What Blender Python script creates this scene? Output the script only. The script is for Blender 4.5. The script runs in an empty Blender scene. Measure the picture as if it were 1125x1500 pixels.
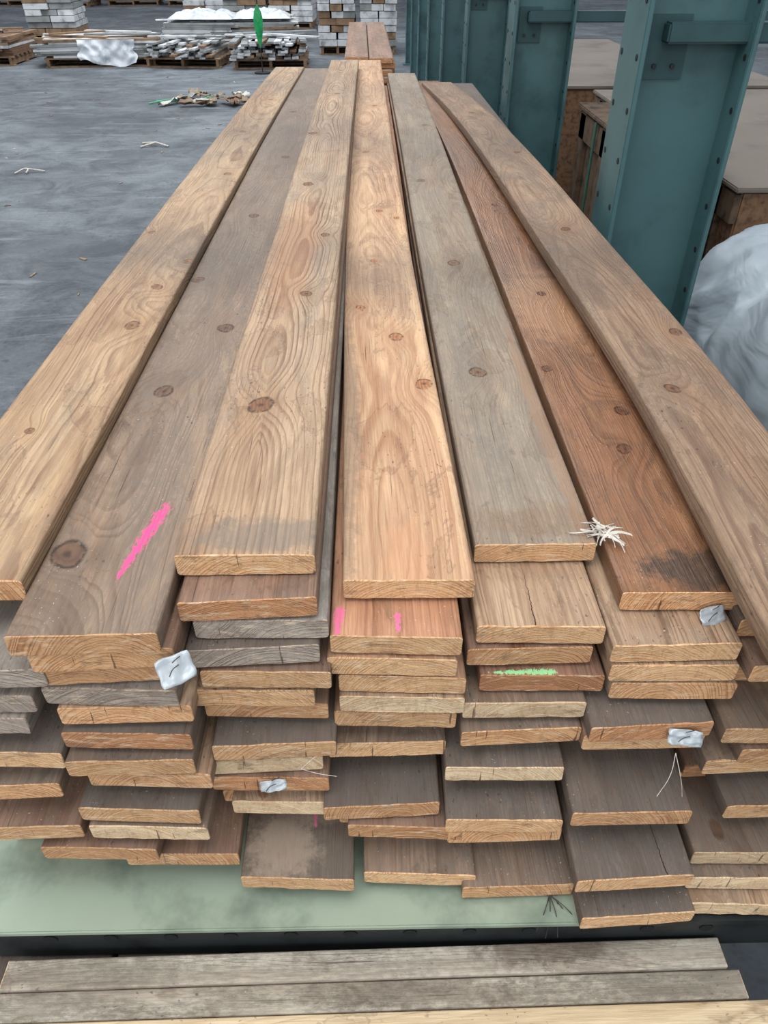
import bpy, bmesh, math, random
from mathutils import Vector, noise, Matrix
random.seed(11)
CAMZ=1.62
scene=bpy.context.scene
def S(r,g,b):
    def c(v):
        v/=255.0
        return v/12.92 if v<=.04045 else ((v+.055)/1.055)**2.4
    return (c(r),c(g),c(b),1)
def D(c,sat=.82,val=.86):
    l=.3*c[0]+.59*c[1]+.11*c[2]
    return tuple((l+(v-l)*sat)*val for v in c[:3])+(1,)

# ------------------------------------------------------------ node helper
class NT:
    def __init__(s,name):
        s.m=bpy.data.materials.new(name); s.m.use_nodes=True
        s.t=s.m.node_tree; s.n=s.t.nodes; s.l=s.t.links
        s.b=s.n['Principled BSDF']
    def put(s,sock,v):
        if isinstance(v,bpy.types.NodeSocket): s.l.new(v,sock)
        elif v is not None: sock.default_value=v
    def M(s,op,a,b=None,c=None,clamp=False):
        n=s.n.new('ShaderNodeMath'); n.operation=op; n.use_clamp=clamp
        s.put(n.inputs[0],a); s.put(n.inputs[1],b)
        if c is not None: s.put(n.inputs[2],c)
        return n.outputs[0]
    def V(s,op,a,b=None):
        n=s.n.new('ShaderNodeVectorMath'); n.operation=op
        s.put(n.inputs[0],a)
        if b is not None: s.put(n.inputs[1],b)
        return n.outputs['Value'] if op in('LENGTH','DISTANCE') else n.outputs[0]
    def noise(s,vec,scale=1,detail=3,rough=.5,dist=0):
        n=s.n.new('ShaderNodeTexNoise'); s.put(n.inputs['Vector'],vec)
        n.inputs['Scale'].default_value=scale; n.inputs['Detail'].default_value=detail
        n.inputs['Roughness'].default_value=rough; n.inputs['Distortion'].default_value=dist
        return n.outputs['Fac']
    def comb(s,x,y,z):
        n=s.n.new('ShaderNodeCombineXYZ'); s.put(n.inputs[0],x);s.put(n.inputs[1],y);s.put(n.inputs[2],z); return n.outputs[0]
    def sep(s,v):
        n=s.n.new('ShaderNodeSeparateXYZ'); s.put(n.inputs[0],v); return n.outputs
    def mix(s,f,a,b,mode='MIX'):
        n=s.n.new('ShaderNodeMix'); n.data_type='RGBA'; n.blend_type=mode
        s.put(n.inputs[0],f); s.put(n.inputs[6],a); s.put(n.inputs[7],b); return n.outputs[2]
    def ramp(s,f,stops):
        n=s.n.new('ShaderNodeValToRGB'); s.put(n.inputs[0],f)
        e=n.color_ramp.elements
        while len(e)>1: e.remove(e[-1])
        e[0].position=stops[0][0]; e[0].color=stops[0][1]
        for p,c in stops[1:]:
            k=e.new(p); k.color=c
        return n.outputs[0]
    def g(s,f,a,b):
        n=s.n.new('ShaderNodeMapRange'); n.interpolation_type='SMOOTHSTEP'
        s.put(n.inputs[0],f); n.inputs[1].default_value=a; n.inputs[2].default_value=b
        return n.outputs[0]
    def bump(s,h,strength=.2,dist=.002):
        n=s.n.new('ShaderNodeBump'); n.inputs['Strength'].default_value=strength; n.inputs['Distance'].default_value=dist
        s.put(n.inputs['Height'],h); s.l.new(n.outputs[0],s.b.inputs['Normal'])
    def obj(s):
        return s.n.new('ShaderNodeTexCoord').outputs['Object']

def simple(name,col,rough=.6,metal=0,var=.15,scale=8,bump=.1,bscale=60,spec=.4,dark=None):
    k=NT(name); o=k.obj()
    n=k.noise(o,scale,5,.6)
    d=dark if dark else tuple(c*(1-var*2) for c in col[:3])+(1,)
    l=tuple(min(1,c*(1+var)) for c in col[:3])+(1,)
    c=k.ramp(n,[(.3,d),(.5,col),(.75,l)])
    k.put(k.b.inputs['Base Color'],c)
    k.b.inputs['Roughness'].default_value=rough; k.b.inputs['Metallic'].default_value=metal
    k.b.inputs['Specular IOR Level'].default_value=spec
    if bump: k.bump(k.noise(o,bscale,4),bump)
    return k.m

def wood(name,light,dark,knots=(),stain=(.5,S(105,95,85)),shade_bands=0.0,seed=0,cx=0.0,cz=-.05,ring=.006,
         rough=.68,paint=(),cracks=(),auto=0.0,contrast=1.0,wet=0.0,end=False,patches=(),sat=.84,val=.86,grime=.42,sap=.35):
    k=NT(name)
    if not end:
        light=D(light,sat,val); dark=D(dark,sat,val)
    a=k.n.new('ShaderNodeAttribute'); a.attribute_name='bc'
    P0=a.outputs['Vector']
    oi=k.n.new('ShaderNodeObjectInfo'); rnd=oi.outputs['Random']
    x,y,z=k.sep(P0)
    off=k.M('MULTIPLY_ADD',rnd,37.0,seed*5.3)
    yo=k.M('ADD',y,off)
    P=k.comb(x,yo,z)
    n1=k.noise(k.comb(off,k.M('MULTIPLY',yo,.6),seed*1.7),1,2,.5)
    n2=k.noise(k.comb(off,k.M('MULTIPLY',yo,.8),seed*2.1+9),1,2,.5)
    n3=k.noise(k.V('MULTIPLY',P,(13,2.6,13)),1,4,.55)
    cxr=k.M('MULTIPLY_ADD',k.M('SUBTRACT',rnd,.5),.10 if auto or end else 0.0,cx)
    X=k.M('SUBTRACT',k.M('MULTIPLY_ADD',k.M('SUBTRACT',n1,.5),.10,x),cxr)
    Z=k.M('SUBTRACT',k.M('MULTIPLY_ADD',k.M('SUBTRACT',n2,.5),.20,z),cz)
    r=k.M('SQRT',k.M('ADD',k.M('MULTIPLY',X,X),k.M('MULTIPLY',Z,Z)))
    r=k.M('MULTIPLY_ADD',k.M('SUBTRACT',n3,.5),.014,r)
    core=None; halo=None; flow=None; cent=None
    def addmax(A,B): return B if A is None else k.M('MAXIMUM',A,B)
    wob=k.M('MULTIPLY',k.M('SUBTRACT',k.noise(P,55,3,.6),.5),.8)
    rimn=k.g(k.noise(P,110,2),.34,.54)
    for i,(kx,ky,kr) in enumerate(knots):
        ang=(i*1.7+seed)%1.2-.6
        dx0=k.M('SUBTRACT',x,kx); dy0=k.M('SUBTRACT',y,ky)
        dx=k.M('ADD',dx0,k.M('MULTIPLY',dy0,ang*.5)); dy=k.M('MULTIPLY',k.M('SUBTRACT',dy0,k.M('MULTIPLY',dx0,ang*.3)),.8)
        d=k.M('SQRT',k.M('ADD',k.M('MULTIPLY',dx,dx),k.M('MULTIPLY',dy,dy)))
        q=k.M('DIVIDE',d,kr*.95)
        q2=k.M('DIVIDE',k.M('SQRT',k.M('ADD',k.M('MULTIPLY',dx,dx),k.M('MULTIPLY',k.M('MULTIPLY',dy,dy),.45))),kr*2.9)
        bmp=k.M('EXPONENT',k.M('MULTIPLY',k.M('MULTIPLY',q2,q2),-1.0))
        flow=addmax(flow,bmp)
        r=k.M('MULTIPLY_ADD',bmp,kr*1.9,r)
        qq=k.M('ADD',q,wob)
        c=k.M('SUBTRACT',1.0,k.g(qq,.75,1.15)); core=addmax(core,c)
        cent=addmax(cent,k.M('SUBTRACT',1.0,k.g(qq,.0,.42)))
        rim=k.M('SUBTRACT',1.0,k.g(k.M('ABSOLUTE',k.M('SUBTRACT',qq,1.0)),.0,.26)); halo=addmax(halo,rim)
    if auto>0:
        v=k.n.new('ShaderNodeTexVoronoi'); v.voronoi_dimensions='2D'
        k.put(v.inputs['Vector'],k.comb(x,k.M('MULTIPLY',yo,.55),0)); v.inputs['Scale'].default_value=7
        d=k.M('DIVIDE',v.outputs['Distance'],7)
        q=k.M('DIVIDE',d,.0075); q2=k.M('DIVIDE',d,.024)
        on=k.g(k.sep(v.outputs['Color'])[0],.5,.52)
        bmp=k.M('MULTIPLY',on,k.M('EXPONENT',k.M('MULTIPLY',k.M('MULTIPLY',q2,q2),-1.0)))
        r=k.M('MULTIPLY_ADD',bmp,.014,r)
        c=k.M('MULTIPLY',on,k.M('SUBTRACT',1.0,k.g(k.M('ADD',q,wob),.75,1.15))); core=addmax(core,c)
    rv=k.M('MULTIPLY_ADD',k.M('SUBTRACT',k.noise(k.comb(k.M('MULTIPLY',r,48),seed,0),1,2),.5),.045,r)
    ph=k.M('FRACT',k.M('DIVIDE',rv,ring))
    line=k.ramp(ph,[(0,(0,0,0,1)),(.45,(.10,.10,.10,1)),(.80,(1,1,1,1)),(.90,(.8,.8,.8,1)),(.97,(0,0,0,1))])
    modul=k.g(k.noise(k.V('MULTIPLY',P,(30,1.5,30)),1,3,.6),.28,.72)
    f=k.M('MULTIPLY',line,k.M('MULTIPLY_ADD',modul,.75*contrast,.25*contrast),clamp=True)
    col=k.mix(f,light,dark)
    fib=k.noise(k.V('MULTIPLY',P,(420,14,420)),1,3,.65)
    col=k.mix(.25 if end else .5,col,k.ramp(fib,[(.3,(.48,.44,.40,1)),(.68,(1.08,1.08,1.08,1))]),'MULTIPLY')
    br=k.noise(k.V('MULTIPLY',P,(16,.9,16)),1,3,.55)
    col=k.mix(.12 if end else .45,col,k.ramp(br,[(.34,(.66,.50,.40,1)),(.58,(1.0,1,1,1))]),'MULTIPLY')
    if not end:
        sp_=k.g(k.noise(k.V('MULTIPLY',k.V('ADD',P,(3.3,7.7,1.1)),(20,.7,20)),1,4,.6),.5,.66)
        col=k.mix(k.M('MULTIPLY',sp_,sap),col,k.mix(f,tuple(min(1,v*w) for v,w in zip(light[:3],(1.22,1.24,1.18)))+(1,),light))
    if flow is not None:
        col=k.mix(k.M('MULTIPLY',flow,.45),col,(light[0]*.62,light[1]*.48,light[2]*.36,1))
    if end or auto>0:
        hv=k.M('FRACT',k.M('MULTIPLY',rnd,91.7))
        col=k.mix(1.0,col,k.ramp(hv,[(0,(.78,.76,.75,1)),(.5,(.96,.96,.96,1)),(1,(1.12,1.12,1.12,1))]),'MULTIPLY')
    fine=k.noise(k.V('MULTIPLY',P,(190,70,190)),1,5,.75)
    if not end:
        gr=k.noise(k.V('MULTIPLY',P,(34,5.5,34)),1,6,.7,.8)
        col=k.mix(grime,col,k.ramp(gr,[(.37,(.46,.43,.41,1)),(.56,(1,1,1,1))]),'MULTIPLY')
        st,sc=stain
        s1=k.noise(k.V('MULTIPLY',P,(9,2.4,9)),1,9,.74,.8)
        lo=.70-.5*st
        m=k.M('MULTIPLY',k.g(s1,lo,lo+.16),min(.9,.25+st*.7))
        m=k.M('MULTIPLY',m,k.M('MULTIPLY_ADD',k.g(fine,.35,.62),.9,.3),clamp=True)
        col=k.mix(m,col,sc)
        tn=k.noise(k.V('MULTIPLY',k.V('ADD',P,(9.1,2.7,0)),(12,5,12)),1,5,.62,.4)
        tide=k.M('SUBTRACT',1.0,k.g(k.M('ABSOLUTE',k.M('SUBTRACT',tn,.56)),.0,.022))
        col=k.mix(k.M('MULTIPLY',tide,.34),col,S(92,72,56))
        wet_=k.g(tn,.56,.60)
        col=k.mix(k.M('MULTIPLY',wet_,.3),col,k.mix(1,col,(.62,.56,.52,1),'MULTIPLY'))
        if shade_bands>0:  # light-and-shade pattern across the boards, painted into the colour as grey bands
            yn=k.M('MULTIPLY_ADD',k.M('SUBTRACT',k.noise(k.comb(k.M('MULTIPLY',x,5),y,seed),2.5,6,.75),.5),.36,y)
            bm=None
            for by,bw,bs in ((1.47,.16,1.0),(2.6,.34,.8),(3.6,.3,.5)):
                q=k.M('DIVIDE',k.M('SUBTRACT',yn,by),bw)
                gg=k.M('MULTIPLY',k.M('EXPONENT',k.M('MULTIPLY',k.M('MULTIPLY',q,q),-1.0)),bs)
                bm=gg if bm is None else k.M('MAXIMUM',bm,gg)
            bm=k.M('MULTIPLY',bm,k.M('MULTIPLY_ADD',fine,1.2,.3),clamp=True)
            col=k.mix(k.M('MULTIPLY',bm,shade_bands*.95),col,S(90,81,74))
        sp=k.g(k.noise(k.V('MULTIPLY',P,(1,.5,1)),230,2,.5),.64,.71)
        reg=k.g(k.noise(P,6,3),.45,.62)
        col=k.mix(k.M('MULTIPLY',k.M('MULTIPLY',sp,reg),.65),col,S(50,42,36))
        dz=k.g(k.noise(P,310,2,.5),.67,.73)
        dr=k.g(k.noise(k.V('ADD',P,(5,5,5)),9,4,.6),.43,.6)
        col=k.mix(k.M('MULTIPLY',k.M('MULTIPLY',dz,dr),.6),col,S(206,190,168))
        ck=k.g(k.noise(k.V('MULTIPLY',P,(300,5,300)),1,2,.5),.67,.71)
        ckr=k.g(k.noise(k.V('MULTIPLY',P,(12,2,12)),1,2),.46,.6)
        col=k.mix(k.M('MULTIPLY',k.M('MULTIPLY',ck,ckr),.65),col,S(50,38,30))
        ed=k.g(k.M('ADD',k.M('ABSOLUTE',x),k.M('MULTIPLY',k.M('SUBTRACT',fine,.5),.02)),.060,.072)
        col=k.mix(k.M('MULTIPLY',ed,.35),col,S(92,74,60))
        for (px,py,sx,sy,pc,ps) in patches:
            q=k.V('LENGTH',k.comb(k.M('DIVIDE',k.M('SUBTRACT',x,px),sx),k.M('DIVIDE',k.M('SUBTRACT',y,py),sy),0))
            q=k.M('ADD',q,k.M('MULTIPLY',k.M('SUBTRACT',k.noise(P,34,7,.75),.5),2.2))
            pm=k.M('MULTIPLY',k.M('SUBTRACT',1.0,k.g(q,.55,1.15)),ps)
            pm=k.M('MULTIPLY',pm,k.M('MULTIPLY_ADD',fine,.8,.5),clamp=True)
            col=k.mix(pm,col,pc)
        for (x0,y0,x1,y1,w,pc) in paint:
            L=math.hypot(x1-x0,y1-y0); ux,uy=(x1-x0)/L,(y1-y0)/L
            dx=k.M('SUBTRACT',x,(x0+x1)/2); dy=k.M('SUBTRACT',y,(y0+y1)/2)
            al=k.M('DIVIDE',k.M('ADD',k.M('MULTIPLY',dx,ux),k.M('MULTIPLY',dy,uy)),L/2)
            ac=k.M('SUBTRACT',k.M('MULTIPLY',dy,ux),k.M('MULTIPLY',dx,uy))
            ww=k.M('MULTIPLY',k.M('MULTIPLY_ADD',al,.35,.75),w)
            al4=k.M('POWER',k.M('ABSOLUTE',al),5.0)
            q=k.M('ADD',al4,k.M('ABSOLUTE',k.M('DIVIDE',ac,k.M('MAXIMUM',ww,.0005))))
            nn=k.noise(k.V('MULTIPLY',P0,(300,130,100)),1,6,.8)
            q=k.M('ADD',q,k.M('MULTIPLY',k.M('SUBTRACT',nn,.46),5.0))
            col=k.mix(k.M('MULTIPLY',k.M('SUBTRACT',1.0,k.g(q,.7,.95)),.88),col,pc)
    if core is not None:
        kc=k.ramp(k.M('FRACT',k.M('DIVIDE',r,ring*.55)),[(0,(dark[0]*.55,dark[1]*.44,dark[2]*.36,1)),(.6,(dark[0]*1.05,dark[1]*.85,dark[2]*.65,1)),(1,(dark[0]*.6,dark[1]*.47,dark[2]*.4,1))])
        col=k.mix(k.M('MULTIPLY',core,.85),col,kc)
    if cent is not None:
        col=k.mix(k.M('MULTIPLY',cent,.75),col,(dark[0]*.18,dark[1]*.15,dark[2]*.13,1))
    if halo is not None:
        col=k.mix(k.M('MULTIPLY',k.M('MULTIPLY',halo,rimn),.85),col,tuple(v*.14 for v in dark[:3])+(1,))
    crk=None
    for (cx0,y0,y1,w) in cracks:
        wv=k.M('MULTIPLY',k.M('SUBTRACT',k.noise(k.comb(0,k.M('MULTIPLY',y,16),seed),1,6,.7),.5),.018)
        d=k.M('ABSOLUTE',k.M('SUBTRACT',k.M('SUBTRACT',x,cx0),wv))
        tp=k.M('MULTIPLY',k.g(k.M('MULTIPLY',y,-1),-y1,-y1+(y1-y0)*.8),w)
        crk=addmax(crk,k.M('LESS_THAN',d,tp))
    if crk is not None: col=k.mix(crk,col,S(44,30,24))
    if end:
        chk=k.g(k.noise(k.V('MULTIPLY',P,(150,1,60)),1,5,.75),.48,.68)
        col=k.mix(k.M('MULTIPLY',chk,.35),col,S(150,108,76))
        chips=k.g(k.noise(k.comb(k.M('MULTIPLY',x,22),off,k.M('MULTIPLY',z,70)),1,6,.8),.55,.62)
        col=k.mix(k.M('MULTIPLY',chips,.5),col,S(118,96,78))
        lt=k.g(k.noise(k.comb(k.M('MULTIPLY',x,40),off,k.M('MULTIPLY',z,190)),1,4,.7),.52,.66)
        col=k.mix(k.M('MULTIPLY',lt,.45),col,S(246,224,192))
        sx=k.g(k.noise(k.comb(k.M('MULTIPLY',x,170),off,k.M('MULTIPLY',z,12)),1,2,.5),.69,.72)
        col=k.mix(k.M('MULTIPLY',sx,.75),col,S(70,46,32))
        zz=k.g(k.M('ABSOLUTE',k.M('ADD',z,.013)),.0095,.013)
        col=k.mix(k.M('MULTIPLY',zz,.22),col,S(120,92,70))
        fib=k.noise(k.V('MULTIPLY',P,(260,1,500)),1,4,.7)
    k.put(k.b.inputs['Base Color'],col)
    if wet>0:
        wm=k.g(k.noise(k.V('MULTIPLY',P,(6,2,6)),1,3),.4,.6)
        k.put(k.b.inputs['Roughness'],k.M('MULTIPLY_ADD',wm,-wet,rough))
    else: k.b.inputs['Roughness'].default_value=rough
    k.b.inputs['Specular IOR Level'].default_value=.35
    h=k.M('ADD',k.M('MULTIPLY',line,.3),fib)
    if core is not None: h=k.M('ADD',h,k.M('MULTIPLY',core,-.6))
    if crk is not None: h=k.M('ADD',h,k.M('MULTIPLY',crk,-3))
    k.bump(h,.8 if end else .55,.002)
    return k.m

# ------------------------------------------------------------ mesh helpers
def newobj(name,me,parent=None,loc=(0,0,0),rot=(0,0,0)):
    o=bpy.data.objects.new(name,me); scene.collection.objects.link(o)
    o.location=loc; o.rotation_euler=rot
    if parent: o.parent=parent
    return o
def empty(name,loc=(0,0,0),rot=(0,0,0),parent=None):
    e=bpy.data.objects.new(name,None); scene.collection.objects.link(e); e.location=loc; e.rotation_euler=rot; e.empty_display_size=.1
    if parent: e.parent=parent
    return e
class MB:
    def __init__(s): s.bm=bmesh.new()
    def box(s,x0,x1,y0,y1,z0,z1,mi=0,rot=0,bev=0,tilt=0):
        r=bmesh.ops.create_cube(s.bm,size=1); vs=r['verts']
        cx,cy,cz=(x0+x1)/2,(y0+y1)/2,(z0+z1)/2
        bmesh.ops.scale(s.bm,vec=(abs(x1-x0),abs(y1-y0),abs(z1-z0)),verts=vs)
        if bev:
            es=list({e for v in vs for e in v.link_edges})
            rr=bmesh.ops.bevel(s.bm,geom=es,offset=bev,segments=2,affect='EDGES')
            vs=list({v for f in rr['faces'] for v in f.verts}|{v for v in vs if v.is_valid})
        if tilt: bmesh.ops.rotate(s.bm,cent=(0,0,0),matrix=Matrix.Rotation(tilt,3,'X'),verts=vs)
        if rot: bmesh.ops.rotate(s.bm,cent=(0,0,0),matrix=Matrix.Rotation(rot,3,'Z'),verts=vs)
        bmesh.ops.translate(s.bm,vec=(cx,cy,cz),verts=vs)
        for f in {f for v in vs for f in v.link_faces}: f.material_index=mi
        return vs
    def cyl(s,c,r,h,axis='Z',mi=0,seg=16):
        R={'Z':Matrix(),'X':Matrix.Rotation(math.pi/2,4,'Y'),'Y':Matrix.Rotation(math.pi/2,4,'X')}[axis]
        r_=bmesh.ops.create_cone(s.bm,cap_ends=True,segments=seg,radius1=r,radius2=r,depth=h,matrix=Matrix.Translation(c)@R)
        for f in {f for v in r_['verts'] for f in v.link_faces}: f.material_index=mi
    def quad(s,pts,mi=0):
        f=s.bm.faces.new([s.bm.verts.new(p) for p in pts]); f.material_index=mi
    def done(s,name,mats,parent=None,loc=(0,0,0),rot=(0,0,0)):
        me=bpy.data.meshes.new(name); s.bm.to_mesh(me); s.bm.free()
        for m in mats: me.materials.append(m)
        return newobj(name,me,parent,loc,rot)

def catmull(pts,y):
    if y<=pts[0][0]: return pts[0][1:]
    if y>=pts[-1][0]: return pts[-1][1:]
    for i in range(len(pts)-1):
        if pts[i][0]<=y<=pts[i+1][0]: break
    p0=pts[max(i-1,0)];p1=pts[i];p2=pts[i+1];p3=pts[min(i+2,len(pts)-1)]
    h=p2[0]-p1[0]; t=(y-p1[0])/h
    out=[]
    for k in range(1,len(p1)):
        m1=(p2[k]-p0[k])/max(p2[0]-p0[0],1e-6)*h; m2=(p3[k]-p1[k])/max(p3[0]-p1[0],1e-6)*h
        out.append((2*t**3-3*t*t+1)*p1[k]+(t**3-2*t*t+t)*m1+(-2*t**3+3*t*t)*p2[k]+(t**3-t*t)*m2)
    return out

def board(name,path,w,t,mtop,mend,parent,yf=None,yb=None,n=28,skew=0,r=.0032,ragged=.002,cham=.0011):
    yf=path[0][0] if yf is None else yf; yb=path[-1][0] if yb is None else yb
    prof=[]
    def add(px,pz): prof.append((px,pz-t/2))
    K=14
    corners=[]
    for (sx,sz,a0) in ((1,1,0),(-1,1,90),(-1,-1,180),(1,-1,270)):
        corners.append([(sx*(w/2-r)+r*math.cos(math.radians(a0+j*30)), sz*(t/2-r)+r*math.sin(math.radians(a0+j*30))) for j in range(4)])
    for ci in range(4):
        for p in corners[ci]: add(*p)
        if ci in(0,2):
            a=corners[ci][-1]; b=corners[(ci+1)%4][0]
            for q in range(1,K): add(a[0]+(b[0]-a[0])*q/K,a[1]+(b[1]-a[1])*q/K)
    ys=[yf,yf+cham]+[yf+cham+(yb-yf-2*cham)*(i/n)**1.35 for i in range(1,n)]+[yb-cham,yb]
    verts=[];bc=[];faces=[];mi=[]
    rs=random.random()*50
    for si,Y in enumerate(ys):
        cxx,tz,ro=catmull(path,Y)
        endr=si in(0,len(ys)-1)
        for (px,pz) in prof:
            qx=px*(.993 if endr else 1); qz=(pz+t/2)*(.965 if endr else 1)-t/2
            yy=Y+((skew*px) if si<3 else 0)
            if si<=1: yy+=ragged*.5*noise.noise(Vector((px*70,pz*60,rs)))
            if si==1: yy+=ragged*.6*abs(noise.noise(Vector((px*130,pz*90,rs+4))))
            if si<=1 and pz>-t*.5: qz-=.002*max(0,noise.noise(Vector((px*50,3,rs)))-.1)
            verts.append((cxx+qx*math.cos(ro)-qz*math.sin(ro), yy, tz+qx*math.sin(ro)+qz*math.cos(ro)))
            bc.append((qx,Y,qz))
    m=len(prof)
    for i in range(len(ys)-1):
        for j in range(m):
            a=i*m+j;b=i*m+(j+1)%m
            faces.append((a,a+m,b+m,b)); mi.append(0 if 0<i<len(ys)-2 else 1)
    faces.append(tuple(range(m))); mi.append(1)
    faces.append(tuple(reversed(range((len(ys)-1)*m,len(ys)*m)))); mi.append(1)
    me=bpy.data.meshes.new(name); me.from_pydata(verts,[],faces)
    me.materials.append(mtop); me.materials.append(mend)
    for p,i in zip(me.polygons,mi):
        p.material_index=i; p.use_smooth=(i==0)
    at=me.attributes.new('bc','FLOAT_VECTOR','POINT')
    at.data.foreach_set('vector',[c for v in bc for c in v])
    me.update()
    bm=bmesh.new(); bm.from_mesh(me); bmesh.ops.recalc_face_normals(bm,faces=bm.faces[:]); bm.to_mesh(me); bm.free()
    return newobj(name,me,parent)

# ------------------------------------------------------------ materials
PINK=S(235,72,140); PINK2=S(235,110,155); GREEN=S(150,220,155)
ends=[wood('end_grain_a',S(242,198,150),S(196,140,94),seed=1,end=True,ring=.0036,cz=-.09,contrast=1.0),
      wood('end_grain_b',S(234,184,136),S(178,120,78),seed=2,end=True,ring=.004,cz=-.06,contrast=1.0),
      wood('end_grain_c',S(212,156,112),S(150,96,64),seed=3,end=True,ring=.0034,cz=-.12,contrast=1.0),
      wood('end_grain_d',S(248,222,184),S(208,166,122),seed=4,end=True,ring=.003,cz=-.08,contrast=.9),
      wood('end_grain_grey',S(188,176,164),S(124,108,96),seed=5,end=True,ring=.0036,cz=-.1)]
EA,EB,EC,ED,EG=ends
T1=wood('wood_board_tan',S(208,172,128),S(154,110,74),knots=[(.029,1.119,.012),(.031,1.282,.010),(.06,1.411,.009),(.035,2.067,.010),(-.05,1.59,.007),(-.02,.80,.006),(.0,2.6,.010),(.02,3.2,.01)],stain=(.38,S(132,118,102)),shade_bands=.65,seed=3,cx=.03,cz=-.05,val=.84,ring=.0065)
T2=wood('wood_board_greybrown',S(172,144,118),S(120,92,72),knots=[(-.047,.582,.018),(-.024,.93,.013),(.03,1.142,.013),(-.055,1.357,.011),(.0,1.75,.011),(.02,2.3,.012),(-.02,3.0,.012)],stain=(.68,S(116,103,92)),shade_bands=.6,seed=7,cx=-.05,cz=-.07,
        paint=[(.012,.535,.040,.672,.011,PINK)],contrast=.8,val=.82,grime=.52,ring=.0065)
T3=wood('wood_board_cathedral',S(208,174,136),S(142,98,66),knots=[(-.017,.852,.0165),(-.025,1.943,.013),(.018,1.234,.010),(-.05,2.546,.013),(.035,1.55,.009),(.0,3.3,.012)],stain=(.44,S(140,127,112)),shade_bands=.5,seed=12,cx=-.005,cz=-.02,ring=.0075,contrast=1.2,val=.84,
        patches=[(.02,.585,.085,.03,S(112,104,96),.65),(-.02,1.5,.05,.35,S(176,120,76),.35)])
T4=wood('wood_board_light',S(228,184,140),S(190,132,88),knots=[(.018,1.165,.012),(-.04,1.291,.008),(-.01,1.535,.007),(.01,1.883,.008),(.052,.998,.013),(.05,1.826,.007),(-.02,2.5,.01),(.02,3.3,.01)],stain=(.18,S(158,134,110)),shade_bands=.6,seed=21,cx=-.02,cz=-.045,ring=.008,contrast=.8,val=.86,sat=.86,grime=.28,sap=.5,
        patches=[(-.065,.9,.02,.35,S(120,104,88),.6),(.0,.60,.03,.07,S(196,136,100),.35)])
T5=wood('wood_board_weathered',S(184,162,136),S(138,112,90),knots=[(-.012,1.057,.013),(.0,1.554,.013),(-.03,2.218,.012),(.03,3.0,.01)],stain=(.60,S(134,124,112)),shade_bands=.5,seed=31,cx=.06,cz=-.1,contrast=.65,val=.85,
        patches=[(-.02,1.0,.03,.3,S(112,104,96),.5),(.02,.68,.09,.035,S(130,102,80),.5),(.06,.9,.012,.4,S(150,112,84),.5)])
T6=wood('wood_board_orange',S(180,124,80),S(126,82,52),knots=[(.032,.944,.010),(.008,.843,.010),(.001,1.399,.009),(-.005,2.005,.009),(-.052,1.081,.009),(.02,3.0,.01)],stain=(.36,S(104,80,60)),shade_bands=.5,seed=44,cx=.02,cz=-.08,rough=.42,wet=.16,contrast=.85,val=.74,sat=.86,
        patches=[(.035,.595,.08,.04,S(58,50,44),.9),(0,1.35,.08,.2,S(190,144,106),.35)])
T7=wood('wood_board_brown',S(186,150,116),S(134,96,72),knots=[(.05,1.117,.010),(-.02,.929,.010),(.0,1.655,.010),(.03,2.4,.009),(.0,3.1,.01)],stain=(.52,S(114,97,83)),shade_bands=.55,seed=52,cx=-.03,cz=-.07,val=.80)
L=dict(auto=1)
W_dark=wood('wood_dusty_dark',S(132,116,104),S(98,84,74),stain=(.75,S(100,92,86)),seed=61,contrast=.45,rough=.8,val=.94,sap=.15,**L)
W_dark2=wood('wood_dusty_brown',S(154,128,106),S(110,86,70),stain=(.6,S(110,100,92)),seed=62,contrast=.6,rough=.75,val=.94,sap=.25,**L)
W_org=wood('wood_cedar_orange',S(208,160,122),S(162,112,80),stain=(.3,S(140,118,98)),seed=63,contrast=.85,**L)
W_red=wood('wood_cedar_red',S(170,132,108),S(124,88,70),stain=(.5,S(116,102,90)),seed=64,contrast=.65,**L)
W_grey=wood('wood_weathered_grey',S(178,168,156),S(124,112,102),stain=(.6,S(128,122,116)),seed=65,contrast=.75,sap=.1,**L)
W_tan=wood('wood_tan',S(200,166,132),S(152,116,84),stain=(.42,S(142,128,112)),seed=66,**L)
W_pinkmark=wood('wood_cedar_pink_mark',S(216,158,118),S(170,112,78),stain=(.25,S(140,118,98)),seed=67,paint=[(.003,.520,.002,.552,.006,PINK2),(-.062,.51,-.058,.56,.008,PINK2)],contrast=.85,sat=.88,val=.88)
W_crack=wood('wood_tan_split',S(204,168,132),S(158,118,86),stain=(.4,S(150,130,110)),seed=68,cracks=[(-.006,.4,.67,.0010)])
W_green=wood('wood_red_green_mark',S(170,124,98),S(128,86,66),stain=(.4,S(112,94,80)),seed=69,paint=[(-.06,.5245,.02,.5250,.007,GREEN)])
W_darkpink=wood('wood_dusty_pink_mark',S(132,116,104),S(98,84,74),stain=(.75,S(100,92,86)),seed=70,contrast=.45,rough=.8,val=.94,cracks=[(.035,.3,.56,.0008)],paint=[(.01,.47,.0,.50,.0045,PINK2)],auto=1,sap=.1)
W_scrub=wood('wood_dusty_scuffed',S(140,122,106),S(106,88,76),stain=(.7,S(98,90,82)),seed=71,contrast=.5,rough=.8,val=.92,auto=1,paint=[(.02,.49,.018,.53,.0045,PINK2)],patches=[(-.02,.47,.05,.05,S(168,150,134),.65),(.03,.53,.03,.04,S(164,146,130),.6)])

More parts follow.
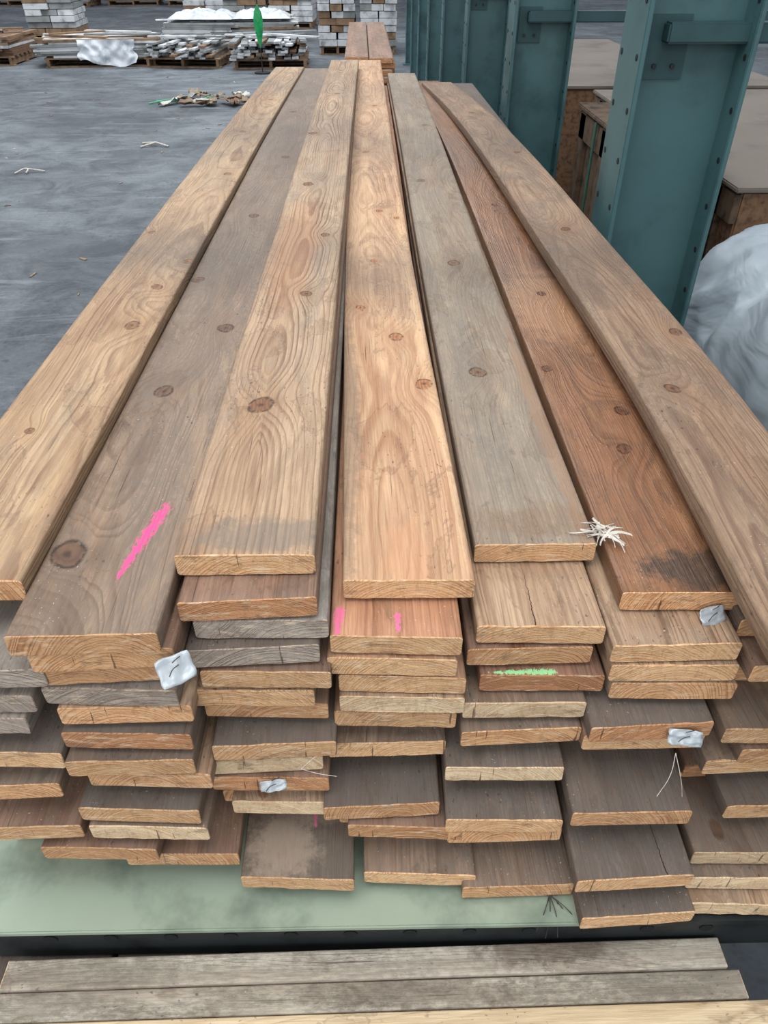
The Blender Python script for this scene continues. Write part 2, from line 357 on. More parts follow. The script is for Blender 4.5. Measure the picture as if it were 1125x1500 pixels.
# ------------------------------------------------------------ main lumber stack
stack=empty('lumber_stack',(0,0,0))
def Z(h): return CAMZ-h
TH=.026
tops=[
 ('board_top_1',[(.525,-.412,Z(.49),0),(1.4,-.412,Z(.49),0),(2.6,-.405,Z(.49),0),(4.15,-.388,Z(.50),0)],T1,EB),
 ('board_top_2',[(.468,-.272,Z(.506),0),(1.4,-.270,Z(.506),0),(2.6,-.262,Z(.50),0),(4.18,-.250,Z(.51),0)],T2,EB),
 ('board_top_3',[(.553,-.130,Z(.485),0),(1.4,-.131,Z(.485),0),(2.6,-.130,Z(.485),0),(4.36,-.126,Z(.495),0)],T3,EA),
 ('board_top_4',[(.566,.036,Z(.534),0),(1.45,.016,Z(.534),0),(2.6,.003,Z(.53),0),(4.70,-.010,Z(.535),0)],T4,EA),
 ('board_top_5',[(.636,.184,Z(.546),0),(1.5,.174,Z(.546),0),(2.8,.170,Z(.545),0),(4.33,.160,Z(.55),0)],T5,EA),
 ('board_top_6',[(.562,.335,Z(.553),0),(1.5,.332,Z(.553),0),(2.8,.318,Z(.553),0),(4.15,.270,Z(.56),0)],T6,EB),
 ('board_top_7',[(.42,.436,Z(.512),0),(.95,.446,Z(.508),0),(1.6,.428,Z(.508),.02),(2.4,.408,Z(.512),.03),(3.2,.375,Z(.525),.02),(4.0,.315,Z(.545),0)],T7,EB),
 ('board_top_8',[(.47,.468,Z(.540),0),(.95,.474,Z(.538),0),(1.6,.458,Z(.538),0),(2.4,.436,Z(.542),0),(3.2,.405,Z(.556),0),(3.9,.360,Z(.577),0)],W_tan,EA),
]
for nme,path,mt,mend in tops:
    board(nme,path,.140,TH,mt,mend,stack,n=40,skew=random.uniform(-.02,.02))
COL={
'C1':(-.41,[(-.412,.525,.49),(-.392,.472,.560,W_grey,EG),(-.414,.475,.600,W_grey,EG),(-.427,.471,.630,W_grey,EG),(-.402,.464,.680,W_dark,EA),(-.419,.459,.735,W_dark2,EB),(-.408,.447,.800,W_red,EA)]),
'C2':(-.265,[(-.272,.468,.506),(-.262,.474,.535,W_red,EB),(-.263,.480,.562,W_dark2,EB),(-.268,.475,.592,W_grey,EG),(-.258,.474,.620,W_tan,EB),(-.262,.467,.655,W_dark,EC),(-.264,.458,.690,W_dark2,EA),(-.25,.462,.720,W_tan,EB),(-.268,.449,.770,W_dark,EA),(-.262,.445,.800,W_dark2,ED),(-.327,.442,.840,W_red,EB),(-.236,.448,.868,W_red,EB)]),
'C3':(-.125,[(-.130,.553,.485),(-.126,.518,.513,W_red,EC),(-.116,.518,.542,W_grey,EG),(-.126,.507,.570,W_dark,EG),(-.115,.501,.600,W_red,EA),(-.134,.501,.630,W_tan,EA),(-.121,.508,.660,W_red,EB),(-.113,.483,.700,W_dark,EA),(-.130,.488,.735,W_dark2,ED),(-.124,.483,.765,W_red,EC),(-.105,.479,.810,W_tan,ED),(-.097,.427,.890,W_scrub,EA)]),
'C4':(.02,[(.036,.566,.534),(.021,.515,.565,W_pinkmark,EA),(.017,.511,.594,W_org,EA),(.028,.510,.622,W_org,EA),(.028,.505,.650,W_tan,ED),(.021,.508,.680,W_org,EA),(.012,.507,.735,W_dark2,EA),(.005,.467,.800,W_dark,EB),(.033,.457,.830,W_red,EB),(.051,.435,.900,W_dark2,EA)]),
'C5':(.165,[(.184,.636,.546),(.176,.536,.575,W_crack,EA),(.167,.532,.604,W_red,EB),(.182,.520,.635,W_green,EC),(.164,.507,.665,W_dark2,ED),(.163,.497,.700,W_dark2,EB),(.147,.482,.750,W_dark,ED),(.148,.452,.810,W_dark,EA),(.152,.455,.838,W_red,EB),(.171,.423,.910,W_dark2,EB)]),
'C6':(.312,[(.335,.562,.553),(.316,.515,.582,W_tan,EA),(.319,.511,.610,W_tan,EA),(.324,.509,.638,W_tan,EB),(.301,.483,.675,W_dark,EC),(.300,.490,.703,W_red,EA),(.289,.442,.780,W_dark,EB),(.296,.402,.850,W_darkpink,EA),(.308,.387,.910,W_dark,EA)]),
'C7':(.455,[(.468,.47,.540),(.463,.500,.600,W_red,EB),(.449,.479,.680,W_dark2,EA),(.474,.472,.710,W_red,EB),(.441,.479,.735,W_dark2,EA),(.472,.454,.790,W_dark,EA),(.441,.429,.850,W_dark2,ED),(.438,.414,.880,W_dark2,ED),(.442,.397,.910,W_tan,ED)]),
}
cnt=0
def lower(x,y,h,xc,mt,me_,far,pref='board'):
    global cnt
    cnt+=1
    board('%s_%d'%(pref,cnt),[(y,x,Z(h),0),(1.2,x*.6+xc*.4,Z(h),0),(2.6,xc,Z(h),0),(far,xc*.97-.006,Z(h),0)],.1365,TH-.0005,mt,me_,stack,n=12,skew=random.uniform(-.05,.05))
for ck,(xc,lst) in COL.items():
    prev=None
    for i,b in enumerate(lst):
        if prev is not None:
            gap=b[2]-prev[2]; k=int((gap-.0262)/.0265)
            for j in range(k):
                hh=prev[2]+gap*(j+1)/(k+1)
                lower(xc+random.uniform(-.004,.004),max(prev[1],b[1])+random.uniform(.03,.08),hh,xc,random.choice([W_dark2,W_red,W_dark]),random.choice([EB,EC]),4.2+random.uniform(-.1,.1))
        if len(b)>3: lower(b[0],b[1],b[2],xc,b[3],b[4],4.15+random.uniform(-.12,.12))
        prev=b
    k=int((.9405-prev[2]-.0262)/.0265)
    for j in range(k):
        lower(xc+random.uniform(-.004,.004),prev[1]+random.uniform(.05,.1),prev[2]+(j+1)*.0268,xc,random.choice([W_dark2,W_red]),EC,4.2)

plain_wood=simple('rough_sawn_wood',S(150,118,84),.8,var=.2,scale=14,bump=.2)
# ------------------------------------------------------------ second bundle further on
stack2=empty('plank_bundle')
for li in range(10):
    for ci in range(2):
        x=-.075+ci*.145+random.uniform(-.012,.012); h=.56+li*.0275
        y0=4.86+random.uniform(0,.18)
        if li==0 and ci==0: y0=5.05
        board('plank_%d_%d'%(li,ci),[(y0,x,Z(h),0),(7.3,x-.02,Z(h),0)],.14,TH,random.choice([W_red,W_tan,W_dark2,W_dark]),EC,stack2,n=4)
mb=MB()
for yy in (5.3,6.9):
    for xx in (-.1,.1): mb.box(xx-.05,xx+.05,yy-.05,yy+.05,0,Z(.56+9*.0275)-TH-.06,0,bev=.004)
    mb.box(-.2,.2,yy-.05,yy+.05,Z(.56+9*.0275)-TH-.06,Z(.56+9*.0275)-TH-.0005,0,bev=.004)
mb.done('trestle',[plain_wood],stack2)

# ------------------------------------------------------------ steel rack
teal=simple('teal_paint',S(66,100,104),.42,0,.14,5,.08,40,spec=.5,dark=S(46,76,80))
teald=simple('teal_paint_dark',S(46,76,80),.5,0,.12,6,.05,40)
palegreen=simple('pale_green_paint',S(148,162,144),.55,0,.08,9,.1,35,dark=S(110,124,110))
black=simple('dark_hole',S(24,28,30),.9,0,.1,5,0)
dksteel=simple('dark_steel',S(48,52,54),.55,.3,.2,12,.1,50,dark=S(28,31,33))
YC=[.22,1.88,3.53,5.2,6.9,8.6,10.3,12.0,13.7]
rack=empty('cantilever_rack')
FX0,FX1=.568,.812
zt=Z(.94)
for i,Y in enumerate(YC):
    mb=MB()
    H=3.4
    mb.box(FX0,FX0+.012,Y-.08,Y+.08,0,H,0,bev=.002)
    mb.box(FX1-.012,FX1,Y-.08,Y+.08,0,H,0,bev=.002)
    mb.box(FX0+.012,FX1-.012,Y-.006,Y+.006,0,H,0)
    mb.box(FX0-.04,FX1+.04,Y-.12,Y+.12,0,.02,0)
    z=.4
    while z<2.3:
        for s in(-1,1):
            mb.cyl((FX0-.0005,Y+s*.058,z),.0065,.002,'X',1)
            mb.cyl((FX1-.0125,Y+s*.058,z),.0065,.002,'X',1)
        z+=.1016
    mb.done('column_%d'%i,[teal,black],rack)
    if i in (1,2):
        mb=MB()
        mb.box(-.56,FX0,Y-.045,Y+.045,zt-.012,zt,0)
        mb.box(-.56,FX0,Y-.006,Y+.006,zt-.08,zt-.012,0)
        mb.box(-.56,FX0,Y-.04,Y+.04,zt-.09,zt-.08,0)
        mb.box(FX0-.014,FX0,Y-.07,Y+.07,zt-.2,zt+.0,0)
        mb.done('arm_%d'%i,[teal],rack)
    if i>=1:
        za=1.46 if i==1 else 1.37
        mb=MB()
        mb.box(FX0+.06,FX1+.95,Y-.055,Y-.012,za-.020,za+.018,0,bev=.004)
        mb.box(FX0+.03,FX0+.12,Y-.012,Y-.006,za-.09,za+.03,0)
        mb.cyl((FX0+.055,Y-.014,za-.065),.005,.008,'Y',1)
        mb.cyl((FX0+.095,Y-.014,za-.065),.005,.008,'Y',1)
        mb.done('brace_arm_%d'%i,[teald,dksteel],rack)
mb=MB()
mb.box(-.60,.27,.392,.62,zt-.010,zt-.0004,0,bev=.002)
mb.box(.27,FX0,.392,.62,zt-.010,zt-.0004,1)
mb.box(-.60,FX0,.400,.408,zt-.085,zt-.010,1)
mb.box(-.60,FX0,.610,.618,zt-.085,zt-.010,1)
for j in range(12): mb.cyl((-.405+j*.074,.3995,zt-.036),.0085,.002,'Y',2)
mb.done('front_cross_beam',[palegreen,dksteel,black],rack)
mb=MB()
for yy in (1.0,2.7,4.0):
    mb.box(-.52,.54,yy-.045,yy+.045,zt-.09,zt-.0004,0,bev=.003)
mb.done('support_bearers',[plain_wood],rack)

# ------------------------------------------------------------ lower bundle + dunnage timbers
low=empty('stored_timber_bundle')
LZ=.583
for li in range(15):
    for ci in range(6):
        x=-.42+ci*.155; zz=LZ-li*.0285
        if li>2 and ci not in(0,5): continue
        board('under_plank_%d_%d'%(li,ci),[(.25+random.uniform(-.02,.02),x+random.uniform(-.004,.004),zz,0),(4.0,x,zz,0)],.145,.027,W_dark,EC,low,n=3)
mb=MB()
bz=LZ-14*.0285-.0275
for yy in (.6,1.5,2.6,3.7): mb.box(-.5,.42,yy-.045,yy+.045,0,bz,0,bev=.004)
mb.done('bearer',[plain_wood],low)
wt=wood('dunnage_weathered',S(212,200,180),S(166,150,130),stain=(.6,S(134,128,116)),seed=81,contrast=.7,cz=-.15,cx=.1,val=1.0,sat=.7,patches=[(-.01,.66,.02,.10,S(92,78,66),.8),(.0,.1,.02,.12,S(112,104,92),.6)],grime=.42)
wt2=wood('dunnage_weathered_b',S(202,190,170),S(150,134,114),stain=(.68,S(118,112,100)),seed=82,contrast=.7,cz=-.12,val=.96,sat=.7,grime=.48,patches=[(.0,.5,.016,.15,S(92,80,68),.6)])
wt3=wood('dunnage_fresh',S(236,214,172),S(205,174,128),stain=(.05,S(170,150,120)),seed=83,contrast=.7,cz=-.2,cx=.05,grime=.15,val=1.0)
def timber(Ln,w,t,mt,loc,rz):
    o=board('dunnage_timber',[(0,0,0,0),(Ln,0,0,0)],w,t,mt,ED,None,n=24,r=.002)
    o.location=loc; o.rotation_euler=(0,0,-math.pi/2+rz)
    return o
timber(.885,.034,.040,wt,(-.457,.367,LZ+.041),.014)
timber(.910,.031,.036,wt2,(-.468,.3335,LZ+.037),.013)
timber(1.10,.050,.034,wt3,(-.53,.2915,LZ+.035),.012)

# ------------------------------------------------------------ small bits on the stack
tagm=simple('clear_plastic_tag',S(176,184,190),.3,.1,.1,60,.2,90,spec=.6)
wire=simple('wire',S(80,78,76),.5,.6,.1,20,0)
whitep=simple('white_strip',S(196,190,180),.6,0,.25,90,.1,90)
def crumple(name,loc,sx,sy,rot,mat,seed,amp=.006,parent=None,n=8):
    bm=bmesh.new()
    bmesh.ops.create_grid(bm,x_segments=n,y_segments=n,size=.5)
    for v in bm.verts:
        a=math.atan2(v.co.y,v.co.x); rr=max(abs(v.co.x),abs(v.co.y))*2
        cr=min(abs(v.co.x),abs(v.co.y))*2
        f=1+rr*.10*noise.noise(Vector((math.cos(a)*1.5+seed,math.sin(a)*1.5,0)))-.16*max(0,cr-.6)
        p=Vector((v.co.x*f*sx,v.co.y*f*sy,0))
        p.z=amp*noise.noise(Vector((v.co.x*3.5+seed*3,v.co.y*3.5,seed)))*1.6+amp*.3*noise.noise(Vector((v.co.x*9+seed,v.co.y*9,0)))
        v.co=p
    me=bpy.data.meshes.new(name); bm.to_mesh(me); bm.free(); me.materials.append(mat)
    o=newobj(name,me,parent,loc,rot)
    s=o.modifiers.new('th','SOLIDIFY'); s.thickness=.0006
    for p in me.polygons: p.use_smooth=True
    return o
def curve(name,pts_list,r,mat,parent=None):
    cu=bpy.data.curves.new(name,'CURVE'); cu.dimensions='3D'; cu.bevel_depth=r; cu.bevel_resolution=1
    for pts in pts_list:
        s=cu.splines.new('BEZIER'); s.bezier_points.add(len(pts)-1)
        for bp,p in zip(s.bezier_points,pts): bp.co=p; bp.handle_left_type=bp.handle_right_type='AUTO'
    cu.materials.append(mat)
    return newobj(name,cu,parent)
def tag(x,y,h,sx,sy,rz,tilt,seed):
    e=empty('plastic_tag',(x,y,Z(h)),(tilt,0,rz))
    crumple('sheet',(0,0,0),sx,sy,(0,0,0),tagm,seed,.0028,e,10)
    curve('staple',[[(-.008,-.004,.003),(-.003,.001,.0045),(.004,.003,.003)],[(-.001,.007,.003),(.004,.009,.0045),(.008,.010,.003)]],.0005,wire,e)
    return e
tag(-.190,.462,.548,.034,.028,.55,.75,1)
tag(.362,.549,.575,.030,.020,.25,.9,2.6)
tag(.335,.474,.686,.036,.018,-.15,.9,4)
tag(-.118,.470,.760,.030,.013,.1,.9,6)
bm=bmesh.new()
random.seed(5)
for i in range(44):
    a=random.uniform(0,2*math.pi); el=random.uniform(-.1,1.1); Ln=random.uniform(.012,.036); w=random.uniform(.001,.0042)
    d=Vector((math.cos(a)*math.cos(el),math.sin(a)*math.cos(el)*.8,math.sin(el)*.6)); sd=d.cross(Vector((random.uniform(-.8,.8),random.uniform(-.8,.8),1))).normalized()
    prev=None; base=Vector((random.uniform(-.010,.010),random.uniform(-.010,.010),.001))
    cu=random.uniform(-.6,.6)
    for j in range(6):
        t=j/5; p=base+d*Ln*t+sd*cu*Ln*t*t; p.z=max(p.z-.012*t*t,.0006)
        a1=bm.verts.new(p+sd*w*.5*(1-.3*t)); b1=bm.verts.new(p-sd*w*.5*(1-.3*t))
        if prev: bm.faces.new((prev[0],prev[1],b1,a1))
        prev=(a1,b1)
me=bpy.data.meshes.new('frayed_strap'); bm.to_mesh(me); bm.free(); me.materials.append(whitep)
o=newobj('frayed_strap',me,None,(.262,.655,Z(.546)+.001)); s=o.modifiers.new('s','SOLIDIFY'); s.thickness=.0004
e=empty('loose_wire',(0,0,0))
pl=[]
for (dx,dy,dz) in [(-.018,-.03,-.03),(-.004,-.03,-.05),(.008,-.035,-.035),(.022,-.02,-.03),(.03,-.025,-.012),(-.006,-.012,-.06),(.012,-.01,-.02)]:
    b=(.212,.424,Z(.935)); pl.append([b,(b[0]+dx*.5,b[1]+dy*.6,b[2]+dz*.2+.004),(b[0]+dx,b[1]+dy,b[2]+dz)])
curve('strands',pl,.0006,wire,e)
e=empty('loose_wire',(0,0,0))
b=(.325,.465,Z(.70)); curve('strands',[[b,(b[0]-.01,b[1]-.02,b[2]-.01),(b[0]-.022,b[1]-.03,b[2]-.035)],[b,(b[0]+.004,b[1]-.02,b[2]-.02),(b[0]+.012,b[1]-.022,b[2]-.05)]],.0004,whitep,e)
e=empty('loose_wire',(0,0,0))
b=(-.085,.475,Z(.735)); curve('strands',[[b,(b[0]+.02,b[1]+.01,b[2]+.012),(b[0]+.035,b[1]-.0,b[2]+.03)],[b,(b[0]+.02,b[1]-.01,b[2]+.006),(b[0]+.04,b[1]-.01,b[2]+.0)]],.0004,whitep,e)

# ------------------------------------------------------------ floor
k=NT('concrete_floor'); o=k.obj()
n1=k.noise(o,.45,8,.68,.5); n2=k.noise(o,2.6,8,.75,.8); n3=k.noise(o,45,5,.75)
c=k.ramp(n1,[(.34,S(78,82,88)),(.5,S(100,105,111)),(.66,S(126,131,136))])
c=k.mix(.75,c,k.ramp(n2,[(.38,(.45,.47,.49,1)),(.54,(1,1,1,1))]),'MULTIPLY')
c=k.mix(.4,c,k.ramp(n3,[(.35,(.5,.5,.5,1)),(.6,(1.05,1.05,1.05,1))]),'MULTIPLY')
stk=k.noise(k.V('MULTIPLY',o,(1.0,7,1)),1,7,.75,.5)
c=k.mix(k.M('MULTIPLY',k.g(stk,.52,.7),.4),c,S(156,160,163))
sp=k.g(k.noise(o,16,3,.6),.64,.70)
c=k.mix(k.M('MULTIPLY',sp,.5),c,S(56,58,62))
st=k.g(k.noise(k.V('ADD',o,(3,8,0)),.9,5,.6,.4),.54,.62)
c=k.mix(k.M('MULTIPLY',st,.45),c,S(68,72,78))
k.put(k.b.inputs['Base Color'],c); k.b.inputs['Roughness'].default_value=.75; k.b.inputs['Specular IOR Level'].default_value=.3; k.bump(n3,.15)
mb=MB(); mb.quad([(-30,-6,0),(30,-6,0),(30,34,0),(-30,34,0)]); mb.done('floor',[k.m])
wallm=simple('wall_sheet_metal',S(120,128,134),.6,0,.1,2,.05)
mb=MB()
mb.box(-30,30,33.8,34,0,7,0)
for i in range(120): mb.box(-30+i*.5,-29.85+i*.5,33.74,33.8,0,7,0)
mb.done('wall_back',[wallm])

# ------------------------------------------------------------ background goods
pal_m=simple('pallet_wood',S(134,108,84),.85,0,.25,9,.2)
whiteb=simple('white_board',S(200,202,204),.55,0,.12,6,.05,dark=S(130,132,134))
grayb=simple('grey_board',S(140,142,142),.6,0,.2,6,.05)
brownb=simple('brown_board',S(118,90,70),.7,0,.2,10,.1)
wrap=simple('white_plastic_wrap',S(205,210,216),.3,0,.1,5,.5,14,spec=.6,dark=S(140,148,158))
def pallet(mb,w,d,z0=0,mi=0):
    for x in (-w/2+.05,0,w/2-.05): mb.box(x-.022,x+.022,-d/2,d/2,z0+.02,z0+.11,mi)
    n=7
    for i in range(n):
        y=-d/2+.05+i*(d-.1)/(n-1); mb.box(-w/2,w/2,y-.045,y+.045,z0+.11,z0+.13,mi)
    for i in range(3):
        y=-d/2+.05+i*(d-.1)/2; mb.box(-w/2,w/2,y-.045,y+.045,z0,z0+.02,mi)
def goods(name,x,y,w,d,rz,layers,along='X',mats=None,jit=.05,bw=.14,bt=.03,drop=.15,mess=.05,parent=None):
    e=empty(name,(x,y,0),(0,0,rz),parent)
    mb=MB(); pallet(mb,w,d); mb.done('pallet',[pal_m],e)
    mb=MB()
    for l in range(layers):
        z=.1305+l*(bt+.002)
        span=(d if along=='X' else w); nb=int(span/bw)
        for i in range(nb):
            if l>layers*.4 and random.random()<drop: continue
            c=-span/2+bw/2+i*bw; j=random.uniform(-jit,jit); mi=random.choice(range(len(mats)))
            r=random.uniform(-mess,mess)*(1+l/layers)
            j2=random.uniform(-jit,jit)
            if along=='X': mb.box(-w/2+j,w/2+j2,c-bw*.46,c+bw*.46,z,z+bt,mi,rot=r*.5)
            else: mb.box(c-bw*.46,c+bw*.46,-d/2+j,d/2+j2,z,z+bt,mi,rot=r*.5)
    z=.1305+layers*(bt+.002)
    for i in range(5):
        cx_,cy_=random.uniform(-w*.25,w*.25),random.uniform(-d*.25,d*.25); ln=random.uniform(.3,.6)
        mb.box(cx_-ln,cx_+ln,cy_-.05,cy_+.05,z+i*.012,z+i*.012+.02,random.choice(range(len(mats))),rot=random.uniform(-.7,.7),tilt=0)
    mb.done('boards',mats,e)
    return e
g1=[whiteb,whiteb,grayb,pal_m,grayb,whiteb]
goods('pallet_of_white_boards',-1.55,13.75,1.15,1.1,.05,8,'Y',g1,.15,.11,.028,.35,.12)
goods('pallet_of_white_boards',-2.85,13.9,1.2,1.1,-.1,7,'Y',g1,.2,.1,.028,.35,.15)
e=goods('pallet_of_white_boards',-4.25,14.0,1.7,1.1,.12,8,'X',g1,.2,.12,.028,.3,.08)
def drape(parent,x,y,w,h,z,seed,rot=0):
    bm=bmesh.new(); bmesh.ops.create_grid(bm,x_segments=26,y_segments=20,size=.5)
    for v in bm.verts:
        u,t=v.co.x,v.co.y+.5
        v.co=Vector((u*w*(1+.2*noise.noise(Vector((t*3,seed,0)))),-.02+.06*noise.noise(Vector((u*9,t*3,seed)))-.05*(1-t),z-h*(1-t)*(1+.35*noise.noise(Vector((u*4,seed+4,0))))))
    me=bpy.data.meshes.new('plastic'); bm.to_mesh(me); bm.free(); me.materials.append(wrap)
    for p in me.polygons: p.use_smooth=True
    return newobj('plastic_wrap',me,parent,(x,y,0),(0,0,rot))
drape(e,.15,-.70,.85,.30,.38,3.3)
def heap(parent,w,d,z0,hgt,seed,n=22):
    bm=bmesh.new(); bmesh.ops.create_grid(bm,x_segments=n,y_segments=n,size=.5)
    for v in bm.verts:
        u,t=v.co.x*2,v.co.y*2
        f=max(0,1-max(abs(u),abs(t))**4)
        z=z0+f*hgt*(.75+.5*noise.noise(Vector((u*2.2,t*2.2,seed))))+.05*noise.noise(Vector((u*7,t*7,seed)))*f
        v.co=Vector((u*w/2,t*d/2,z))
    me=bpy.data.meshes.new('plastic'); bm.to_mesh(me); bm.free(); me.materials.append(wrap)
    for p in me.polygons: p.use_smooth=True
    return newobj('plastic_wrap',me,parent)
e=goods('pallet_of_white_boards',-2.9,15.6,1.2,1.1,.0,10,'X',g1,.1,.12,.03); heap(e,1.1,1.0,.50,.12,9)
e=goods('pallet_of_white_boards',-1.9,15.7,1.1,1.1,.1,10,'X',g1,.1,.12,.03); heap(e,1.0,1.0,.50,.12,19)
goods('pallet_of_brown_lumber',-6.2,14.2,1.2,1.2,.0,7,'Y',[brownb,pal_m,whiteb],.08,.12,.035)
goods('pallet_of_brown_lumber',-8.0,15.4,1.6,1.2,.1,9,'X',[brownb,whiteb,grayb],.1,.12,.035)
def crate_wrapped(x,y,w,d,h,rz,seed):
    e=empty('wrapped_pallet_load',(x,y,0),(0,0,rz))
    mb=MB(); pallet(mb,w,d); mb.done('pallet',[pal_m],e)
    mb=MB()
    nl=int((h-.13)/.1)
    for l in range(nl):
        nb=max(2,int(w/.34))+random.choice((0,1))
        hh=.092
        for i in range(nb):
            x0=-w/2+i*w/nb; j=random.uniform(-.04,.04)
            mb.box(x0+.005,x0+w/nb-.005,-d/2+j,d/2+j,.1305+l*.1,.1305+l*.1+hh,random.choice((0,0,0,1,2)),bev=.004,rot=random.uniform(-.03,.03))
    mb.done('white_bundles',[whiteb,grayb,pal_m],e)
    return e
crate_wrapped(-.55,15.4,.62,1.0,1.35,0,1)
crate_wrapped(.15,15.4,.62,1.0,1.45,0,2)
crate_wrapped(-6.1,17.4,.9,1.0,.75,.1,3)
crate_wrapped(-2.75,20.0,.95,1.0,.95,.05,4)
crate_wrapped(-1.7,20.0,.95,1.0,1.0,-.05,5)
crate_wrapped(-3.9,21.5,1.0,1.0,.45,.1,6)
rowe=empty('pallet_row')
for i,(x,y) in enumerate([(-12.5,27),(-10.6,27),(-8.8,26.5),(-7,27),(-5.2,27),(-3.4,26.5),(-1.5,26),(-13.5,23.5)]):
    goods('pallet_load_%d'%i,x,y,1.5,1.1,random.uniform(-.1,.1),10,'X',[[brownb,pal_m],[whiteb,grayb],[grayb,brownb]][i%3],.08,.14,.05,parent=rowe)

grn=simple('green_plastic',S(30,160,90),.3,0,.3,14,.05,spec=.6)
e=empty('green_marker_pennant',(-1.60,12.75,0))
mb=MB(); mb.cyl((0,0,.62),.008,1.24,'Z',0); mb.cyl((0,0,.01),.12,.02,'Z',0,24); mb.done('pole',[dksteel],e)
bm=bmesh.new(); pts=[(0,.86),(.05,.77),(.068,.68),(.06,.56),(.03,.40),(0,.32),(-.03,.40),(-.06,.56),(-.068,.68),(-.05,.77)]
f=[bm.verts.new((x,-.012,z)) for x,z in pts]; c=bm.verts.new((0,-.035,.64))
for i in range(len(f)): bm.faces.new((f[i],c,f[(i+1)%len(f)]))
me=bpy.data.meshes.new('pennant'); bm.to_mesh(me); bm.free(); me.materials.append(grn); o=newobj('pennant',me,e); s=o.modifiers.new('s','SOLIDIFY'); s.thickness=.006

card=simple('cardboard_scrap',S(140,122,100),.8,0,.2,20,.1)
gs=simple('green_strap',S(90,180,140),.5,0,.1,20,0)
gsd=simple('dark_green_strap',S(60,110,96),.5,0,.1,20,0)
e=empty('scrap_debris',(-2.05,10.3,0))
random.seed(3)
for i in range(18):
    crumple('scrap_%d'%i,(random.uniform(-.48,.5),random.uniform(-.35,.35),.03+random.random()*.04),random.uniform(.14,.4),random.uniform(.04,.14),(random.uniform(-.15,.15),random.uniform(-.15,.15),random.uniform(0,3)),random.choice([card,whitep,card,grayb,brownb]),i*1.3,.03,e,5)
curve('strap',[[(-.65,-.1,.01),(-.4,.05,.03),(-.15,-.05,.02),(.1,.1,.06)],[(-.6,.1,.01),(-.45,-.1,.03),(-.2,.1,.02)]],.008,gs,e)
e=empty('strap_offcut',(-2.08,7.9,0))
curve('strap',[[(-.17,.12,.008),(-.02,.04,.03)],[(-.02,.04,.03),(.12,-.04,.01)],[(-.15,-.06,.01),(-.02,.04,.03)]],.009,whitep,e)
e=empty('strap_offcut',(-2.95,6.9,0))
curve('strap',[[(-.12,-.04,.008),(-.03,.02,.03),(-.02,-.05,.01)],[(-.03,.02,.03),(.12,.02,.01)]],.007,whitep,e)
# litter of small wood chips lying on the concrete
mb=MB()
for i in range(90):
    x=random.uniform(-6,-.9); y=random.uniform(3.0,13.0)
    l=random.uniform(.006,.035); w_=random.uniform(.003,.010)
    mb.box(x-l,x+l,y-w_,y+w_,.0005,.006,random.choice((0,0,1,2)),rot=random.uniform(0,3.1))
mb.done('floor_litter',[card,whitep,brownb])

# ------------------------------------------------------------ goods behind the rack on the right
tanpaper=simple('tan_wrapping_paper',S(120,110,100),.6,0,.08,3,.15,20,dark=S(96,88,80))
osb=simple('crate_boards',S(98,80,64),.85,0,.3,22,.4,dark=S(56,46,38))
osb2=simple('particle_board',S(126,96,72),.85,0,.3,40,.5,dark=S(66,50,40))
def crate(name,x0,x1,y0,y1,z1,m=osb2,top=tanpaper):
    e=empty(name,((x0+x1)/2,(y0+y1)/2,0)); w=x1-x0;d=y1-y0
    mb=MB(); pallet(mb,w,d); mb.done('pallet',[pal_m],e)
    mb=MB()
    mb.box(-w/2,w/2,-d/2,d/2,.131,z1-.02,1,bev=.006)
    for i in range(3):
        yy=-d*.42+i*d*.42
        mb.box(-w/2-.02,-w/2,yy-.04,yy+.04,.131,z1-.02,2,bev=.002)
    mb.box(-w/2-.02,-w/2,-d/2,d/2,z1-.12,z1-.03,2,bev=.002)
    mb.box(-w/2-.03,w/2+.02,-d/2-.02,d/2+.02,z1-.02,z1-.004,0,bev=.004)
    mb.done('load',[top,m,osb],e)
    return e
crate('crated_bundle',1.18,2.5,2.45,4.3,1.0)
e=crate('crated_bundle',.86,1.10,2.5,3.3,1.10,osb,osb)
curve('strap',[[(-.15,-.2,.2),(-.15,-.2,1.08)],[(-.15,.1,.2),(-.15,.1,1.08)]],.005,gsd,e)
crate('crated_bundle',.95,2.4,4.8,6.4,.95)
crate('crated_bundle',.95,2.4,7.0,8.8,.8)
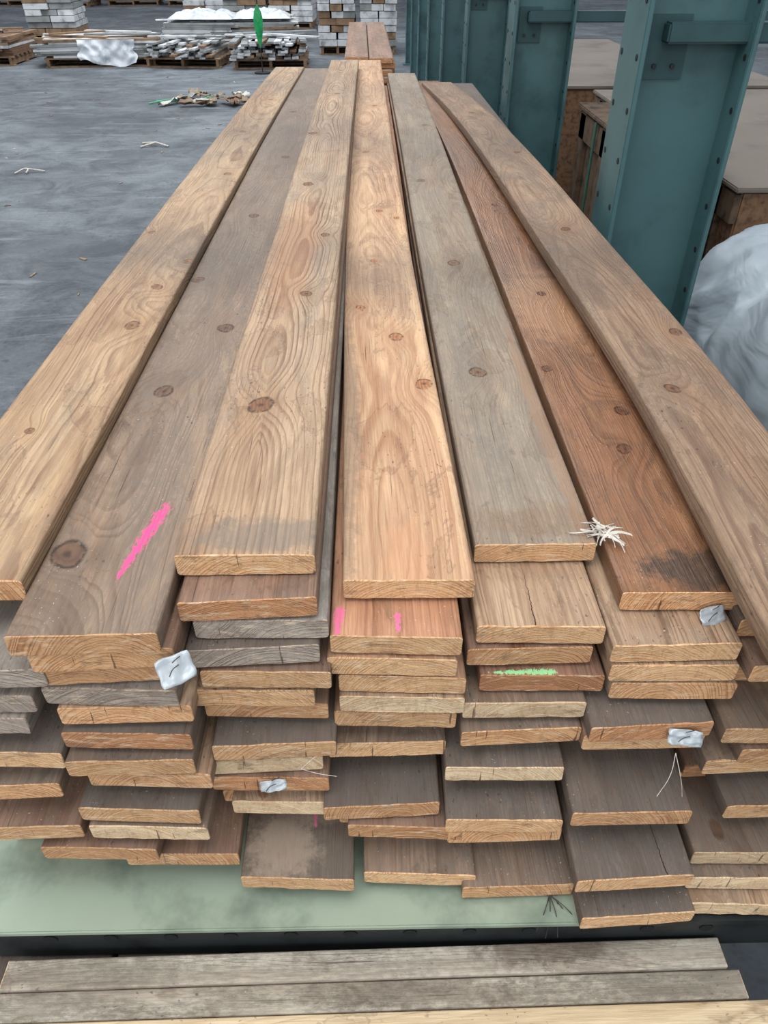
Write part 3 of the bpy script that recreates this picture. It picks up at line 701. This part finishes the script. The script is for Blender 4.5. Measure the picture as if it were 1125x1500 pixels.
# white bulk bag
bm=bmesh.new(); bmesh.ops.create_cube(bm,size=2); bmesh.ops.subdivide_edges(bm,edges=bm.edges[:],cuts=60,use_grid_fill=True)
for v in bm.verts:
    p=v.co.copy(); q=p.normalized()
    s=(abs(q.x)**4.5+abs(q.y)**4.5+abs(q.z)**4.5)**(-1/4.5)
    p=q*s
    d=.07*noise.noise(p*1.3+Vector((3,1,2)))
    fold=Vector((p.x*1.6+.8*p.z,p.y*3.2+1.2*p.z,p.z*1.2+7))
    d+=.08*(.4-abs(noise.noise(fold)))
    d+=.040*(.4-abs(noise.noise(Vector((p.x*3.4,p.y*4.5-2*p.z,p.z*2.0)))))
    d+=.010*(.4-abs(noise.noise(Vector((p.x*9+p.z*3,p.y*8+3*p.z,p.z*4.0)))))
    p+=q*d*1.5
    v.co=Vector((p.x*.42,p.y*.56,max(0,(p.z*.5+.5)*.98)))
me=bpy.data.meshes.new('bulk_bag'); bm.to_mesh(me); bm.free()
bagm=NT('woven_plastic_bag'); o=bagm.obj()
cc=bagm.ramp(bagm.noise(o,2.5,5,.6,.5),[(.3,S(132,145,154)),(.6,S(166,177,186))])
bagm.put(bagm.b.inputs['Base Color'],cc); bagm.b.inputs['Roughness'].default_value=.42
bagm.bump(bagm.noise(bagm.V('MULTIPLY',o,(5,3,6)),1,3,.5,1.2),.32,.05)
me.materials.append(bagm.m)
for p in me.polygons: p.use_smooth=True
e=empty('bulk_bag',(1.32,1.72,0)); newobj('bag_body',me,e)
curve('strap',[[(-.47,-.45,.78),(-.475,-.2,.70),(-.47,.05,.66)]],.006,gsd,e)

# ------------------------------------------------------------ light
w=bpy.data.worlds.new('World'); scene.world=w; w.use_nodes=True
nt=w.node_tree; bg=nt.nodes['Background']
bg.inputs[0].default_value=(.88,.94,1.0,1); bg.inputs[1].default_value=.82
def area(name,loc,rot,sx,sy,power,col=(1,.985,.96)):
    l=bpy.data.lights.new(name,'AREA'); l.shape='RECTANGLE'; l.size=sx; l.size_y=sy; l.energy=power; l.color=col
    o=bpy.data.objects.new(name,l); scene.collection.objects.link(o); o.location=loc; o.rotation_euler=rot
area('skylight_near',(-.6,.2,4.6),(math.radians(8),0,0),3.5,2.5,115)
area('fill_behind_camera',(-.5,-3.6,3.2),(math.radians(62),0,0),4.0,2.2,75)  # added fill light behind the camera, brightens the board ends
area('skylight_mid',(-2,6,6),(0,0,0),5,3,280,(.95,.98,1))
area('skylight_far',(-3,14,6.5),(0,0,0),8,4,600,(.95,.98,1))

cam=bpy.data.cameras.new('camera'); co=bpy.data.objects.new('camera',cam); scene.collection.objects.link(co)
cam.sensor_fit='VERTICAL'; cam.sensor_height=24; cam.lens=24*1080/1500; cam.clip_start=.02
co.location=(0,0,CAMZ); co.rotation_euler=(math.radians(52),0,math.radians(-.95))
scene.camera=co
scene.view_settings.view_transform='Standard'
